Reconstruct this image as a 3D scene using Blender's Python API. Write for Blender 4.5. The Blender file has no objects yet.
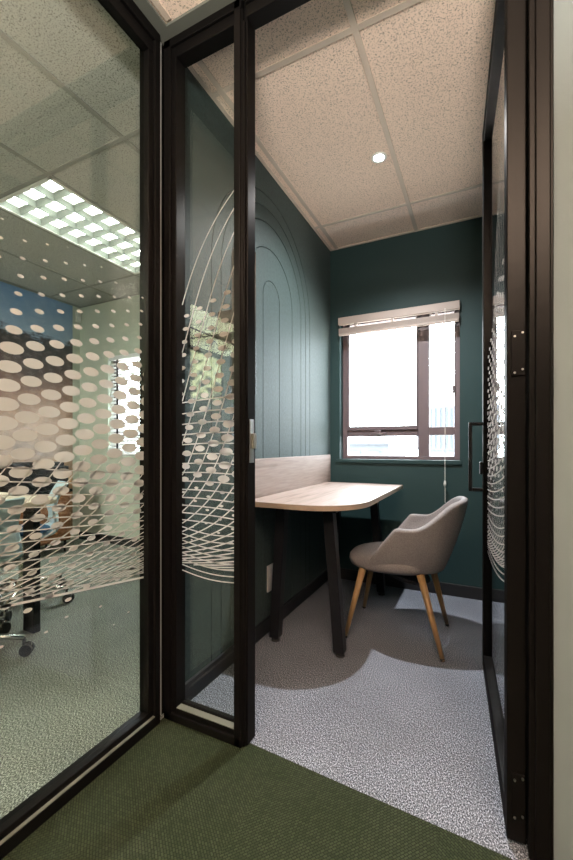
import bpy, math, random
from mathutils import Vector, Matrix
random.seed(7)
PI = math.pi
sc = bpy.context.scene
col = sc.collection

# ------------------------------------------------------------------ node helpers
def new_mat(name):
    m = bpy.data.materials.new(name); m.use_nodes = True
    nt = m.node_tree; nt.nodes.clear()
    out = nt.nodes.new('ShaderNodeOutputMaterial')
    return m, nt, out

def N(nt, t, **kw):
    n = nt.nodes.new(t)
    for k, v in kw.items():
        if k.startswith('i_'):
            n.inputs[k[2:].replace('_', ' ')].default_value = v
        else:
            setattr(n, k, v)
    return n

def L(nt, a, b): nt.links.new(a, b)

def c4(c): return (c[0], c[1], c[2], 1.0)

def ramp(nt, stops, interp='LINEAR'):
    r = N(nt, 'ShaderNodeValToRGB'); r.color_ramp.interpolation = interp
    e = r.color_ramp.elements
    e[0].position, e[0].color = stops[0][0], c4(stops[0][1])
    e[1].position, e[1].color = stops[-1][0], c4(stops[-1][1])
    for p, c in stops[1:-1]:
        k = e.new(p); k.color = c4(c)
    return r

def plain(name, c, rough=.5, metal=0., spec=.5, bump=0., bscale=200., var=0.):
    m, nt, out = new_mat(name)
    b = N(nt, 'ShaderNodeBsdfPrincipled')
    b.inputs['Base Color'].default_value = c4(c)
    b.inputs['Roughness'].default_value = rough
    b.inputs['Metallic'].default_value = metal
    b.inputs['Specular IOR Level'].default_value = spec
    L(nt, b.outputs[0], out.inputs[0])
    tc = N(nt, 'ShaderNodeTexCoord')
    if bump or var:
        nz = N(nt, 'ShaderNodeTexNoise', i_Scale=bscale, i_Detail=3.0)
        L(nt, tc.outputs['Object'], nz.inputs['Vector'])
        if bump:
            bp = N(nt, 'ShaderNodeBump', i_Strength=bump, i_Distance=.002)
            L(nt, nz.outputs[0], bp.inputs['Height']); L(nt, bp.outputs[0], b.inputs['Normal'])
        if var:
            r = ramp(nt, [(.3, [x*(1-var) for x in c]), (.7, [x*(1+var) for x in c])])
            L(nt, nz.outputs[0], r.inputs[0]); L(nt, r.outputs[0], b.inputs['Base Color'])
    return m

def emit(name, c, s):
    m, nt, out = new_mat(name)
    e = N(nt, 'ShaderNodeEmission', i_Strength=s); e.inputs[0].default_value = c4(c)
    L(nt, e.outputs[0], out.inputs[0]); return m

def glass_mat(name, tint, ior=1.5):
    m, nt, out = new_mat(name)
    g = N(nt, 'ShaderNodeNewGeometry')
    mi = N(nt, 'ShaderNodeMix'); mi.data_type = 'FLOAT'
    mi.inputs[2].default_value = ior; mi.inputs[3].default_value = 1/ior
    L(nt, g.outputs['Backfacing'], mi.inputs[0])
    fr = N(nt, 'ShaderNodeFresnel'); L(nt, mi.outputs[0], fr.inputs['IOR'])
    t = N(nt, 'ShaderNodeBsdfTransparent'); t.inputs[0].default_value = c4(tint)
    gl = N(nt, 'ShaderNodeBsdfGlossy', i_Roughness=.0); gl.inputs[0].default_value = (1, 1, 1, 1)
    mx = N(nt, 'ShaderNodeMixShader')
    L(nt, fr.outputs[0], mx.inputs[0]); L(nt, t.outputs[0], mx.inputs[1]); L(nt, gl.outputs[0], mx.inputs[2])
    L(nt, mx.outputs[0], out.inputs[0]); return m

def vinyl_mat():
    m, nt, out = new_mat('etched_vinyl')
    d = N(nt, 'ShaderNodeBsdfDiffuse'); d.inputs[0].default_value = (.60, .545, .50, 1)
    t = N(nt, 'ShaderNodeBsdfTranslucent'); t.inputs[0].default_value = (.56, .52, .48, 1)
    mx = N(nt, 'ShaderNodeMixShader', i_Fac=.42)
    L(nt, d.outputs[0], mx.inputs[1]); L(nt, t.outputs[0], mx.inputs[2]); L(nt, mx.outputs[0], out.inputs[0])
    return m

def frosted_mat():
    m, nt, out = new_mat('frosted_glass')
    t = N(nt, 'ShaderNodeBsdfTranslucent'); t.inputs[0].default_value = (.95, .93, .68, 1)
    L(nt, t.outputs[0], out.inputs[0]); return m

def frame_mat():
    m, nt, out = new_mat('black_bronze_aluminium')
    d = N(nt, 'ShaderNodeBsdfDiffuse'); d.inputs[0].default_value = (.0048, .0043, .0041, 1)
    g = N(nt, 'ShaderNodeBsdfGlossy', i_Roughness=.32); g.inputs[0].default_value = (1, .96, .93, 1)
    lw = N(nt, 'ShaderNodeLayerWeight', i_Blend=.25)
    mr = N(nt, 'ShaderNodeMapRange'); mr.inputs[3].default_value = .006; mr.inputs[4].default_value = .055
    L(nt, lw.outputs['Facing'], mr.inputs[0])
    mx = N(nt, 'ShaderNodeMixShader'); L(nt, mr.outputs[0], mx.inputs[0]); L(nt, d.outputs[0], mx.inputs[1]); L(nt, g.outputs[0], mx.inputs[2])
    L(nt, mx.outputs[0], out.inputs[0]); return m

def carpet_mat(name, dark, mid, light, scale=210., bump=.6, stops=(.34, .5, .66)):
    m, nt, out = new_mat(name)
    tc = N(nt, 'ShaderNodeTexCoord')
    mp = N(nt, 'ShaderNodeMapping'); mp.inputs['Scale'].default_value = (1.0, .62, 1.0)
    mp.inputs['Rotation'].default_value = (0, 0, .5)
    L(nt, tc.outputs['Object'], mp.inputs[0])
    n1 = N(nt, 'ShaderNodeTexNoise', i_Scale=scale, i_Detail=2.5, i_Roughness=.65)
    L(nt, mp.outputs[0], n1.inputs['Vector'])
    n2 = N(nt, 'ShaderNodeTexNoise', i_Scale=3.0, i_Detail=2.0)
    L(nt, tc.outputs['Object'], n2.inputs['Vector'])
    r = ramp(nt, [(stops[0], dark), (stops[1], mid), (stops[2], light)])
    L(nt, n1.outputs[0], r.inputs[0])
    r2 = ramp(nt, [(.3, (.88, .88, .88)), (.7, (1.08, 1.08, 1.08))]); L(nt, n2.outputs[0], r2.inputs[0])
    mu = N(nt, 'ShaderNodeMixRGB', blend_type='MULTIPLY', i_Fac=1.0)
    L(nt, r.outputs[0], mu.inputs[1]); L(nt, r2.outputs[0], mu.inputs[2])
    b = N(nt, 'ShaderNodeBsdfPrincipled', i_Roughness=.95); b.inputs['Specular IOR Level'].default_value = .1
    L(nt, mu.outputs[0], b.inputs['Base Color'])
    bp = N(nt, 'ShaderNodeBump', i_Strength=bump, i_Distance=.004)
    L(nt, n1.outputs[0], bp.inputs['Height']); L(nt, bp.outputs[0], b.inputs['Normal'])
    L(nt, b.outputs[0], out.inputs[0]); return m

def green_carpet():
    m, nt, out = new_mat('green_ribbed_carpet')
    tc = N(nt, 'ShaderNodeTexCoord')
    # 0.5 m tiles laid quarter turn: rib direction alternates per tile
    sx = N(nt, 'ShaderNodeSeparateXYZ'); L(nt, tc.outputs['Object'], sx.inputs[0])
    def math_(op, a, b=None, v=None):
        n = N(nt, 'ShaderNodeMath', operation=op)
        L(nt, a, n.inputs[0])
        if b is not None: L(nt, b, n.inputs[1])
        if v is not None: n.inputs[1].default_value = v
        return n.outputs[0]
    tx = math_('FLOOR', math_('MULTIPLY', math_('ADD', sx.outputs[0], v=.61), v=2.0))
    ty = math_('FLOOR', math_('MULTIPLY', math_('ADD', sx.outputs[1], v=-.19), v=2.0))
    par = math_('FLOORED_MODULO', math_('ADD', tx, ty), v=2.0)
    def weave(rot):
        mp = N(nt, 'ShaderNodeMapping'); mp.inputs['Rotation'].default_value = (0, 0, rot)
        L(nt, tc.outputs['Object'], mp.inputs[0])
        nz = N(nt, 'ShaderNodeTexBrick', i_Scale=68.0)
        nz.inputs['Color1'].default_value = (.95, .95, .95, 1); nz.inputs['Color2'].default_value = (.65, .65, .65, 1)
        nz.inputs['Mortar'].default_value = (.06, .06, .06, 1); nz.inputs['Mortar Size'].default_value = .09
        nz.inputs['Mortar Smooth'].default_value = .8
        nz.inputs['Brick Width'].default_value = .85; nz.inputs['Row Height'].default_value = .5
        L(nt, mp.outputs[0], nz.inputs['Vector']); return nz
    w1, w2 = weave(.70), weave(PI/2+.70)
    mx = N(nt, 'ShaderNodeMixRGB'); L(nt, par, mx.inputs[0]); L(nt, w1.outputs[0], mx.inputs[1]); L(nt, w2.outputs[0], mx.inputs[2])
    r = ramp(nt, [(.0, (.006, .008, .004)), (.6, (.019, .0245, .012)), (1.0, (.038, .047, .025))])
    L(nt, mx.outputs[0], r.inputs[0])
    big = N(nt, 'ShaderNodeTexNoise', i_Scale=5.0); L(nt, tc.outputs['Object'], big.inputs['Vector'])
    r2 = ramp(nt, [(.3, (.85, .9, .8)), (.7, (1.1, 1.08, 1.1))]); L(nt, big.outputs[0], r2.inputs[0])
    mu = N(nt, 'ShaderNodeMixRGB', blend_type='MULTIPLY', i_Fac=1.0)
    L(nt, r.outputs[0], mu.inputs[1]); L(nt, r2.outputs[0], mu.inputs[2])
    b = N(nt, 'ShaderNodeBsdfPrincipled', i_Roughness=.9); b.inputs['Specular IOR Level'].default_value = .15
    L(nt, mu.outputs[0], b.inputs['Base Color'])
    bp = N(nt, 'ShaderNodeBump', i_Strength=.7, i_Distance=.003)
    L(nt, mx.outputs[0], bp.inputs['Height']); L(nt, bp.outputs[0], b.inputs['Normal'])
    L(nt, b.outputs[0], out.inputs[0]); return m

def tile_mat(name, base, pit):
    m, nt, out = new_mat(name)
    tc = N(nt, 'ShaderNodeTexCoord')
    n1 = N(nt, 'ShaderNodeTexNoise', i_Scale=150.0, i_Detail=2.0, i_Roughness=.6, i_Distortion=.6)
    L(nt, tc.outputs['Object'], n1.inputs['Vector'])
    n2 = N(nt, 'ShaderNodeTexVoronoi', i_Scale=130.0); L(nt, tc.outputs['Object'], n2.inputs['Vector'])
    r1 = ramp(nt, [(.36, (0, 0, 0)), (.43, (1, 1, 1))]); L(nt, n1.outputs[0], r1.inputs[0])
    r2 = ramp(nt, [(.17, (0, 0, 0)), (.30, (1, 1, 1))]); L(nt, n2.outputs['Distance'], r2.inputs[0])
    mn = N(nt, 'ShaderNodeMixRGB', blend_type='MULTIPLY', i_Fac=.75)
    L(nt, r1.outputs[0], mn.inputs[1]); L(nt, r2.outputs[0], mn.inputs[2])
    mx = N(nt, 'ShaderNodeMixRGB'); mx.inputs[1].default_value = c4(pit); mx.inputs[2].default_value = c4(base)
    L(nt, mn.outputs[0], mx.inputs[0])
    b = N(nt, 'ShaderNodeBsdfPrincipled', i_Roughness=.95); b.inputs['Specular IOR Level'].default_value = .1
    L(nt, mx.outputs[0], b.inputs['Base Color'])
    bp = N(nt, 'ShaderNodeBump', i_Strength=.5, i_Distance=.003)
    L(nt, mn.outputs[0], bp.inputs['Height']); L(nt, bp.outputs[0], b.inputs['Normal'])
    L(nt, b.outputs[0], out.inputs[0]); return m

def felt_mat(name, lo, hi):
    m, nt, out = new_mat(name)
    tc = N(nt, 'ShaderNodeTexCoord')
    n1 = N(nt, 'ShaderNodeTexNoise', i_Scale=60.0, i_Detail=5.0, i_Roughness=.75)
    L(nt, tc.outputs['Object'], n1.inputs['Vector'])
    r = ramp(nt, [(.32, lo), (.68, hi)]); L(nt, n1.outputs[0], r.inputs[0])
    b = N(nt, 'ShaderNodeBsdfPrincipled', i_Roughness=.6); b.inputs['Specular IOR Level'].default_value = .16
    b.inputs['Sheen Weight'].default_value = .12; b.inputs['Sheen Roughness'].default_value = .5
    b.inputs['Sheen Tint'].default_value = (.6, .75, .75, 1)
    L(nt, r.outputs[0], b.inputs['Base Color'])
    bp = N(nt, 'ShaderNodeBump', i_Strength=.5, i_Distance=.002)
    L(nt, n1.outputs[0], bp.inputs['Height']); L(nt, bp.outputs[0], b.inputs['Normal'])
    L(nt, b.outputs[0], out.inputs[0]); return m

def wood_mat(name, a, bcol, dark, axis='Y', rough=.4, scale=1.0):
    m, nt, out = new_mat(name)
    tc = N(nt, 'ShaderNodeTexCoord'); mp = N(nt, 'ShaderNodeMapping')
    s = {'Y': (14*scale, .9*scale, 14*scale), 'X': (.9*scale, 14*scale, 14*scale), 'Z': (14*scale, 14*scale, .9*scale)}[axis]
    mp.inputs['Scale'].default_value = s
    L(nt, tc.outputs['Object'], mp.inputs[0])
    n1 = N(nt, 'ShaderNodeTexNoise', i_Scale=1.6, i_Detail=5.0, i_Roughness=.6, i_Distortion=.4)
    L(nt, mp.outputs[0], n1.inputs['Vector'])
    n2 = N(nt, 'ShaderNodeTexNoise', i_Scale=7.0, i_Detail=3.0); L(nt, mp.outputs[0], n2.inputs['Vector'])
    r = ramp(nt, [(.28, dark), (.42, a), (.7, bcol)]); L(nt, n1.outputs[0], r.inputs[0])
    r2 = ramp(nt, [(.35, (.82, .8, .78)), (.6, (1, 1, 1))]); L(nt, n2.outputs[0], r2.inputs[0])
    mu = N(nt, 'ShaderNodeMixRGB', blend_type='MULTIPLY', i_Fac=.8)
    L(nt, r.outputs[0], mu.inputs[1]); L(nt, r2.outputs[0], mu.inputs[2])
    b = N(nt, 'ShaderNodeBsdfPrincipled', i_Roughness=rough); b.inputs['Specular IOR Level'].default_value = .3; L(nt, mu.outputs[0], b.inputs['Base Color'])
    L(nt, b.outputs[0], out.inputs[0]); return m

def mural_mat():
    m, nt, out = new_mat('mural_print')
    tc = N(nt, 'ShaderNodeTexCoord'); sx = N(nt, 'ShaderNodeSeparateXYZ'); L(nt, tc.outputs['Object'], sx.inputs[0])
    nz = N(nt, 'ShaderNodeTexNoise', i_Scale=2.2, i_Detail=6.0, i_Roughness=.6); L(nt, tc.outputs['Object'], nz.inputs['Vector'])
    mp = N(nt, 'ShaderNodeMapping'); mp.inputs['Scale'].default_value = (1, 3, 12); L(nt, tc.outputs['Object'], mp.inputs[0])
    n3 = N(nt, 'ShaderNodeTexNoise', i_Scale=2.5, i_Detail=6.0, i_Roughness=.7); L(nt, mp.outputs[0], n3.inputs['Vector'])
    ms = N(nt, 'ShaderNodeMath', operation='MULTIPLY_ADD'); L(nt, nz.outputs[0], ms.inputs[0]); ms.inputs[1].default_value = .55
    L(nt, sx.outputs[2], ms.inputs[2])
    ms2 = N(nt, 'ShaderNodeMath', operation='MULTIPLY_ADD'); L(nt, n3.outputs[0], ms2.inputs[0]); ms2.inputs[1].default_value = .25
    L(nt, ms.outputs[0], ms2.inputs[2])
    mr = N(nt, 'ShaderNodeMapRange'); mr.inputs[1].default_value = .5; mr.inputs[2].default_value = 3.0
    L(nt, ms2.outputs[0], mr.inputs[0])
    # value = z + ~.4 -> range 0..1
    r = ramp(nt, [(.0, (.20, .10, .05)), (.22, (.55, .33, .17)), (.36, (.42, .33, .28)), (.47, (.50, .36, .28)), (.58, (.30, .17, .12)),
                  (.70, (.10, .065, .055)), (.835, (.06, .055, .06)), (.86, (.32, .43, .58)), (1.0, (.17, .30, .52))])
    L(nt, mr.outputs[0], r.inputs[0])
    n4 = N(nt, 'ShaderNodeTexNoise', i_Scale=9.0, i_Detail=6.0, i_Roughness=.75); L(nt, tc.outputs['Object'], n4.inputs['Vector'])
    r4 = ramp(nt, [(.3, (.65, .65, .68)), (.7, (1.25, 1.2, 1.2))]); L(nt, n4.outputs[0], r4.inputs[0])
    g = N(nt, 'ShaderNodeMath', operation='LESS_THAN'); L(nt, mr.outputs[0], g.inputs[0]); g.inputs[1].default_value = .845
    mu = N(nt, 'ShaderNodeMixRGB', blend_type='MULTIPLY'); L(nt, g.outputs[0], mu.inputs[0])
    L(nt, r.outputs[0], mu.inputs[1]); L(nt, r4.outputs[0], mu.inputs[2])
    b = N(nt, 'ShaderNodeBsdfPrincipled', i_Roughness=.6); L(nt, mu.outputs[0], b.inputs['Base Color'])
    L(nt, b.outputs[0], out.inputs[0]); return m

M = dict(
    frame=frame_mat(),
    sheen_keeper=plain('painted_sheen_and_keeper', (.13, .135, .11), .5),  # pale tone painting the sheen on the bottom rails; also the latch keeper
    black=plain('black_powder_coat', (.008, .008, .0095), .42, 0, .22),
    rubber=plain('black_rubber', (.01, .01, .01), .7),
    gap=plain('pale_seal', (.42, .42, .40), .5),
    glass=glass_mat('clear_glass', (.965, .985, .970)),
    wglass=glass_mat('window_glass', (.97, .985, .985)),
    vinyl=vinyl_mat(),
    greycarpet=carpet_mat('grey_heather_carpet', (.012, .013, .016), (.105, .115, .135), (.46, .49, .56), 280., .8),
    meetcarpet=carpet_mat('grey_green_carpet', (.03, .034, .03), (.19, .205, .18), (.62, .65, .58), 260., .9),
    greencarpet=green_carpet(),
    tile=tile_mat('fissured_ceiling_tile', (.97, .77, .64), (.46, .36, .28)),
    tile2=tile_mat('grey_white_ceiling_tile', (.52, .52, .48), (.18, .18, .16)),
    tbar2=plain('grey_grid_paint', (.30, .30, .27), .6),
    tbar=plain('ceiling_grid_paint', (.62, .51, .42), .6),
    paint=plain('dark_green_paint', (.014, .036, .036), .6, 0, .3, .12, 240.),
    felt=felt_mat('dark_green_felt', (.0085, .0155, .0145), (.023, .038, .036)),
    feltback=plain('groove_backing', (.010, .028, .026), .9),
    cream=plain('sage_wall_paint', (.165, .195, .20), .8, 0, .3, .1, 150.),
    pale=plain('pale_green_wall_paint', (.58, .62, .53), .8, 0, .3),
    baseboard=plain('black_skirting', (.008, .008, .009), .5),
    greytrim=plain('grey_green_trim', (.12, .125, .105), .8),
    oak=wood_mat('pale_oak_laminate', (.24, .185, .158), (.285, .225, .198), (.13, .088, .07), 'Y', .55),
    edge=plain('pale_edge_band', (.36, .27, .20), .5),
    legwood=wood_mat('beech_leg', (.26, .155, .07), (.33, .21, .10), (.20, .115, .05), 'Z', .4),
    fabric=plain('grey_wool_fabric', (.19, .175, .172), .9, 0, .2, .5, 260., .28),
    plug=plain('white_plastic', (.52, .50, .49), .4),
    screen=plain('screen_glass', (.012, .011, .012), .12),
    screenback=plain('screen_housing', (.055, .042, .036), .4),
    winframe=plain('bronze_window_frame', (.115, .086, .092), .45),
    blind=plain('beige_blind_slat', (.34, .275, .235), .5),
    blindwhite=plain('white_blind_slat', (.85, .85, .86), .5),
    cord=plain('white_cord', (.7, .66, .6), .7),
    chrome=plain('chrome', (.75, .74, .70), .18, 1.0),
    steel=plain('screw_steel', (.55, .53, .50), .3, 1.0),
    shell=plain('pale_blue_plastic', (.52, .66, .72), .35),
    seatblue=plain('blue_seat_fabric', (.03, .10, .20), .85),
    tabletop=plain('pale_tabletop', (.66, .58, .44), .35),
    cabwood=wood_mat('brown_cabinet_wood', (.24, .10, .045), (.32, .15, .07), (.14, .055, .025), 'Z', .45),
    mural=mural_mat(),
    lampglow=emit('led_glow', (1, .97, .95), 60.),
    tube=emit('fluorescent_tube', (.93, 1.0, .90), 45.),
    louvre=plain('satin_louvre', (.17, .18, .16), .4, .0),
    housing=plain('white_luminaire_housing', (.85, .86, .82), .4),
    sensor=plain('sensor_plastic', (.70, .72, .66), .4),
    hill=plain('far_building_render', (.050, .056, .064), .9),
    roof=plain('far_roof_sheet', (.034, .038, .044), .7),
    ground=plain('far_ground', (.93, .80, .68), .95),
    frosted=frosted_mat(),
    opal=emit('added_glow_opal', (.95, .98, .66), 5.0),  # glow of the panels added at the meeting room rear
)

# ------------------------------------------------------------------ mesh helpers
class MB:
    def __init__(s): s.v, s.f = [], []
    def add(s, vs, fs):
        o = len(s.v); s.v += [tuple(v) for v in vs]; s.f += [tuple(i+o for i in f) for f in fs]; return s
    def box(s, a, b):
        x0, x1 = sorted((a[0], b[0])); y0, y1 = sorted((a[1], b[1])); z0, z1 = sorted((a[2], b[2]))
        return s.add([(x0,y0,z0),(x1,y0,z0),(x1,y1,z0),(x0,y1,z0),(x0,y0,z1),(x1,y0,z1),(x1,y1,z1),(x0,y1,z1)],
                     [(0,3,2,1),(4,5,6,7),(0,1,5,4),(1,2,6,5),(2,3,7,6),(3,0,4,7)])
    def obox(s, o, ex, ey, ez, a, b):   # box from a to b in a local frame
        t = MB().box(a, b)
        o, ex, ey, ez = map(Vector, (o, ex, ey, ez))
        return s.add([o+ex*p[0]+ey*p[1]+ez*p[2] for p in t.v], t.f)
    def cyl(s, p0, p1, r0, r1=None, n=16):
        r1 = r0 if r1 is None else r1
        p0, p1 = Vector(p0), Vector(p1); d = (p1-p0).normalized()
        a = d.orthogonal().normalized(); b = d.cross(a)
        vs = []
        for p, r in ((p0, r0), (p1, r1)):
            for k in range(n):
                t = 2*PI*k/n; vs.append(p+a*(r*math.cos(t))+b*(r*math.sin(t)))
        fs = [(k, (k+1)%n, n+(k+1)%n, n+k) for k in range(n)]
        fs += [tuple(range(n-1, -1, -1)), tuple(range(n, 2*n))]
        return s.add(vs, fs)
    def beam(s, p0, p1, w0, d0, w1, d1):   # rectangular tapered bar, w along X, d along Y
        vs = []
        for p, w, d in ((p0, w0, d0), (p1, w1, d1)):
            vs += [(p[0]-w/2,p[1]-d/2,p[2]),(p[0]+w/2,p[1]-d/2,p[2]),(p[0]+w/2,p[1]+d/2,p[2]),(p[0]-w/2,p[1]+d/2,p[2])]
        if p0[2] > p1[2]: vs = vs[4:]+vs[:4]
        return s.add(vs, [(0,3,2,1),(4,5,6,7),(0,1,5,4),(1,2,6,5),(2,3,7,6),(3,0,4,7)])
    def tube(s, pts, r, n=10):
        pts = [Vector(p) for p in pts]
        rings = []
        ref = None
        for i, p in enumerate(pts):
            d = (pts[min(i+1, len(pts)-1)]-pts[max(i-1, 0)]).normalized()
            if ref is None: ref = d.orthogonal().normalized()
            a = (ref-d*ref.dot(d)).normalized(); ref = a; b = d.cross(a)
            rings.append([p+a*(r*math.cos(2*PI*k/n))+b*(r*math.sin(2*PI*k/n)) for k in range(n)])
        vs = [v for r_ in rings for v in r_]; fs = []
        for i in range(len(rings)-1):
            for k in range(n): fs.append((i*n+k, i*n+(k+1)%n, (i+1)*n+(k+1)%n, (i+1)*n+k))
        fs += [tuple(range(n-1, -1, -1)), tuple(len(vs)-n+k for k in range(n))]
        return s.add(vs, fs)
    def prism(s, poly, z0, z1):
        n = len(poly)
        vs = [(x, y, z0) for x, y in poly]+[(x, y, z1) for x, y in poly]
        return s.add(vs, [tuple(range(n-1, -1, -1)), tuple(range(n, 2*n))]+[(k, (k+1)%n, n+(k+1)%n, n+k) for k in range(n)])
    def build(s, name, mat, parent=None, bevel=0., segs=2, smooth=False):
        me = bpy.data.meshes.new(name); me.from_pydata(s.v, [], s.f); me.update()
        o = bpy.data.objects.new(name, me); col.objects.link(o)
        me.materials.append(M[mat])
        if smooth:
            for p in me.polygons: p.use_smooth = True
        if bevel:
            b = o.modifiers.new('bevel', 'BEVEL'); b.width = bevel; b.segments = segs; b.limit_method = 'ANGLE'
        if parent is not None:
            o.parent = parent
            top = parent; mat_inv = Matrix.Translation((0, 0, 0))
            if parent.get('_world'):
                root = parent
                while root.parent: root = root.parent
                if parent is root: o.matrix_parent_inverse = Matrix.Translation(-root.location)
        return o

def thing(name, loc, label, cat, group=None, rotz=0, world=True):
    """An Empty at the thing's base; its parts are meshes in world coordinates (world=True) or local ones."""
    o = bpy.data.objects.new(name, None); col.objects.link(o)
    o.location = loc; o.rotation_euler = (0, 0, rotz); o.empty_display_size = .1
    o['label'] = label; o['category'] = cat
    if group: o['group'] = group
    if world: o['_world'] = 1
    return o
def tag(o, label, cat, group=None):
    o['label'] = label; o['category'] = cat
    if group: o['group'] = group
    return o
def struct(name, mb, mat, **kw):
    o = mb.build(name, mat, **kw); o['kind'] = 'structure'; return o
def copy_tree(o, parent=None):
    c = o.copy(); col.objects.link(c)
    if parent is not None: c.parent = parent
    for ch in list(o.children): copy_tree(ch, c)
    return c

# ------------------------------------------------------------------ dimensions
CH = 2.64                    # ceiling height
XL = -1.10                   # booth left wall (felt face)
YB = 3.05                    # facade wall inner face
XM = -4.13                   # meeting room far wall
YS = 1.19                    # shopfront front face
XG = -1.115                  # meeting room glass face
XR = .20                     # booth right wall
YN = -3.7                    # rear end of office and meeting room
XO = 2.2                     # office right end
BK = .22                     # facade thickness

# ------------------------------------------------------------------ floors
def carpet_edge(x): return 1.218 + (x+.74)*(-.045/.787)
m_ = MB()
m_.prism([(XL-.02, YS+.045), (-.80, YS+.045), (-.79, carpet_edge(-.79)), (.165, carpet_edge(.165)), (.165, YS+.05), (XR+.02, YS+.05), (XR+.02, YB+.02), (XL-.02, YB+.02)], -.05, 0)
struct('floor', m_, 'greycarpet')
m_ = MB(); m_.prism([(XG+.0, YN), (XO, YN), (XO, YS+.05), (.165, YS+.05), (.165, carpet_edge(.165)), (-.79, carpet_edge(-.79)), (-.80, YS+.045), (XG, YS+.045)], -.05, -.0005)
struct('floor_office', m_, 'greencarpet')
m_ = MB(); m_.box((XM, YN, -.05), (XG-.0, YB+.02, 0)); struct('floor_meeting_room', m_, 'meetcarpet')

# ------------------------------------------------------------------ ceilings and grid
m_ = MB(); m_.box((XL-.1, YS+.03, CH), (XR+.1, YB+BK, CH+.05)); struct('ceiling', m_, 'tile')
m_ = MB(); m_.box((XG-.03, YN, CH), (XO, YS+.03, CH+.05)); struct('ceiling_office', m_, 'tile')
# meeting room ceiling leaves the luminaire's opening free
LX0, LX1, LY0, LY1 = -2.858, -2.272, 1.48, 2.67
m_ = MB()
def ceil_holes(m, xs, ys, holes):
    for a, b in zip(xs, xs[1:]):
        for c, d_ in zip(ys, ys[1:]):
            if not any(h[0] <= (a+b)/2 <= h[1] and h[2] <= (c+d_)/2 <= h[3] for h in holes): m.box((a, c, CH), (b, d_, CH+.05))
hs = [(LX0, LX1, LY0, LY1), (-3.468, -2.882, -2.168, -.977), (-4.078, -3.492, -2.168, -.977), (-4.078, -3.492, -3.383, -2.192)]
ceil_holes(m_, sorted([XM-.1, XG-.03]+[h[i] for h in hs for i in (0, 1)]), sorted([YN, YB+BK]+[h[i] for h in hs for i in (2, 3)]), hs)
struct('ceiling_meeting_room', m_, 'tile2')
GX = [-.43+.61*k for k in range(-6, 5)]; GY = [1.465+1.215*k for k in range(-3, 2)]
def grid(x0, x1, y0, y1):
    g = MB()
    for x in GX:
        if x0 < x < x1: g.box((x-.012, y0, CH-.004), (x+.012, y1, CH+.002))
    for y in GY:
        if y0 < y < y1: g.box((x0, y-.012, CH-.0035), (x1, y+.012, CH+.002))
    return g
struct('trim_1', grid(XL, XR, YS+.06, YB).box((XL, YS+.06, CH-.004), (XL+.018, YB, CH)).box((XL, YB-.018, CH-.0042), (XR, YB, CH)), 'tbar')
struct('trim_2', grid(XM, XG-.05, YN, YB).box((XM, YN, CH-.004), (XM+.018, YB, CH)).box((XM, YB-.018, CH-.0042), (XG-.1, YB, CH)), 'tbar2')
struct('trim_3', grid(XG+.07, XO, YN, YS-.06), 'tbar')
t4 = MB(); t4.box((XG-.005, YN, CH-.010), (XG+.055, YS, CH)); t4.box((XG+.055, YS-.05, CH-.010), (XO, YS, CH))
struct('trim_4', t4, 'greytrim')

# ------------------------------------------------------------------ walls
WZ0, WZ1 = .955, 2.075
BW = (-1.02, -.138)          # booth window opening
MW = (-3.67, -2.45)          # meeting room window opening
def wall_with_hole(x0, x1, y0, y1, hx0, hx1, hz0, hz1):
    w = MB(); w.box((x0, y0, 0), (hx0, y1, CH)); w.box((hx1, y0, 0), (x1, y1, CH))
    w.box((hx0, y0, 0), (hx1, y1, hz0)); w.box((hx0, y0, hz1), (hx1, y1, CH)); return w
struct('wall_back', wall_with_hole(-1.18, XR+.1, YB, YB+BK, *BW, WZ0, WZ1), 'paint')
struct('wall_back_meeting_room', wall_with_hole(XM-.1, -1.18, YB, YB+BK, *MW, .955, 2.04), 'pale')
m_ = MB(); m_.box((XR, YS+.06, 0), (XR+.1, YB, CH)); struct('wall_right', m_, 'paint')
m_ = MB(); HW = (-3.45, -2.15, 1.80, 2.63)
m_.box((XM-.1, YN, 0), (XM, HW[0], CH)); m_.box((XM-.1, HW[1], 0), (XM, YB, CH)); m_.box((XM-.1, HW[0], 0), (XM, HW[1], HW[2])); m_.box((XM-.1, HW[0], HW[3]), (XM, HW[1], CH))
struct('wall_left_meeting_room', m_, 'pale')
m_ = MB(); y0, y1, z0, z1 = HW
m_.box((XM-.07, y0, z0), (XM-.03, y0+.03, z1)); m_.box((XM-.07, y1-.03, z0), (XM-.03, y1, z1)); m_.box((XM-.07, y0, z0), (XM-.03, y1, z0+.03)); m_.box((XM-.07, y0, z1-.03), (XM-.03, y1, z1))
w3 = struct('added_window_3', m_, 'winframe')  # unseen window added to feed the glow mirrored in the side panel
m_ = MB(); m_.box((XM-.052, y0+.03, z0+.03), (XM-.048, y1-.03, z1-.03)); m_.build('added_frosted_pane', 'frosted', w3)
m_ = MB(); m_.box((XM-.1, YN-.1, 0), (XG-.03, YN, CH)); struct('wall_rear_meeting_room', m_, 'pale')
m_ = MB(); m_.box((XG-.03, YN-.1, 0), (XO+.1, YN, CH)); struct('wall_rear_office', m_, 'cream')
m_ = MB(); m_.box((XO, YN, 0), (XO+.1, YS, CH)); struct('wall_far_right_office', m_, 'cream')
m_ = MB(); m_.box((.156, YS-.004, 0), (XO+.1, YS+.06, CH)); struct('wall_right_office', m_, 'cream')
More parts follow.
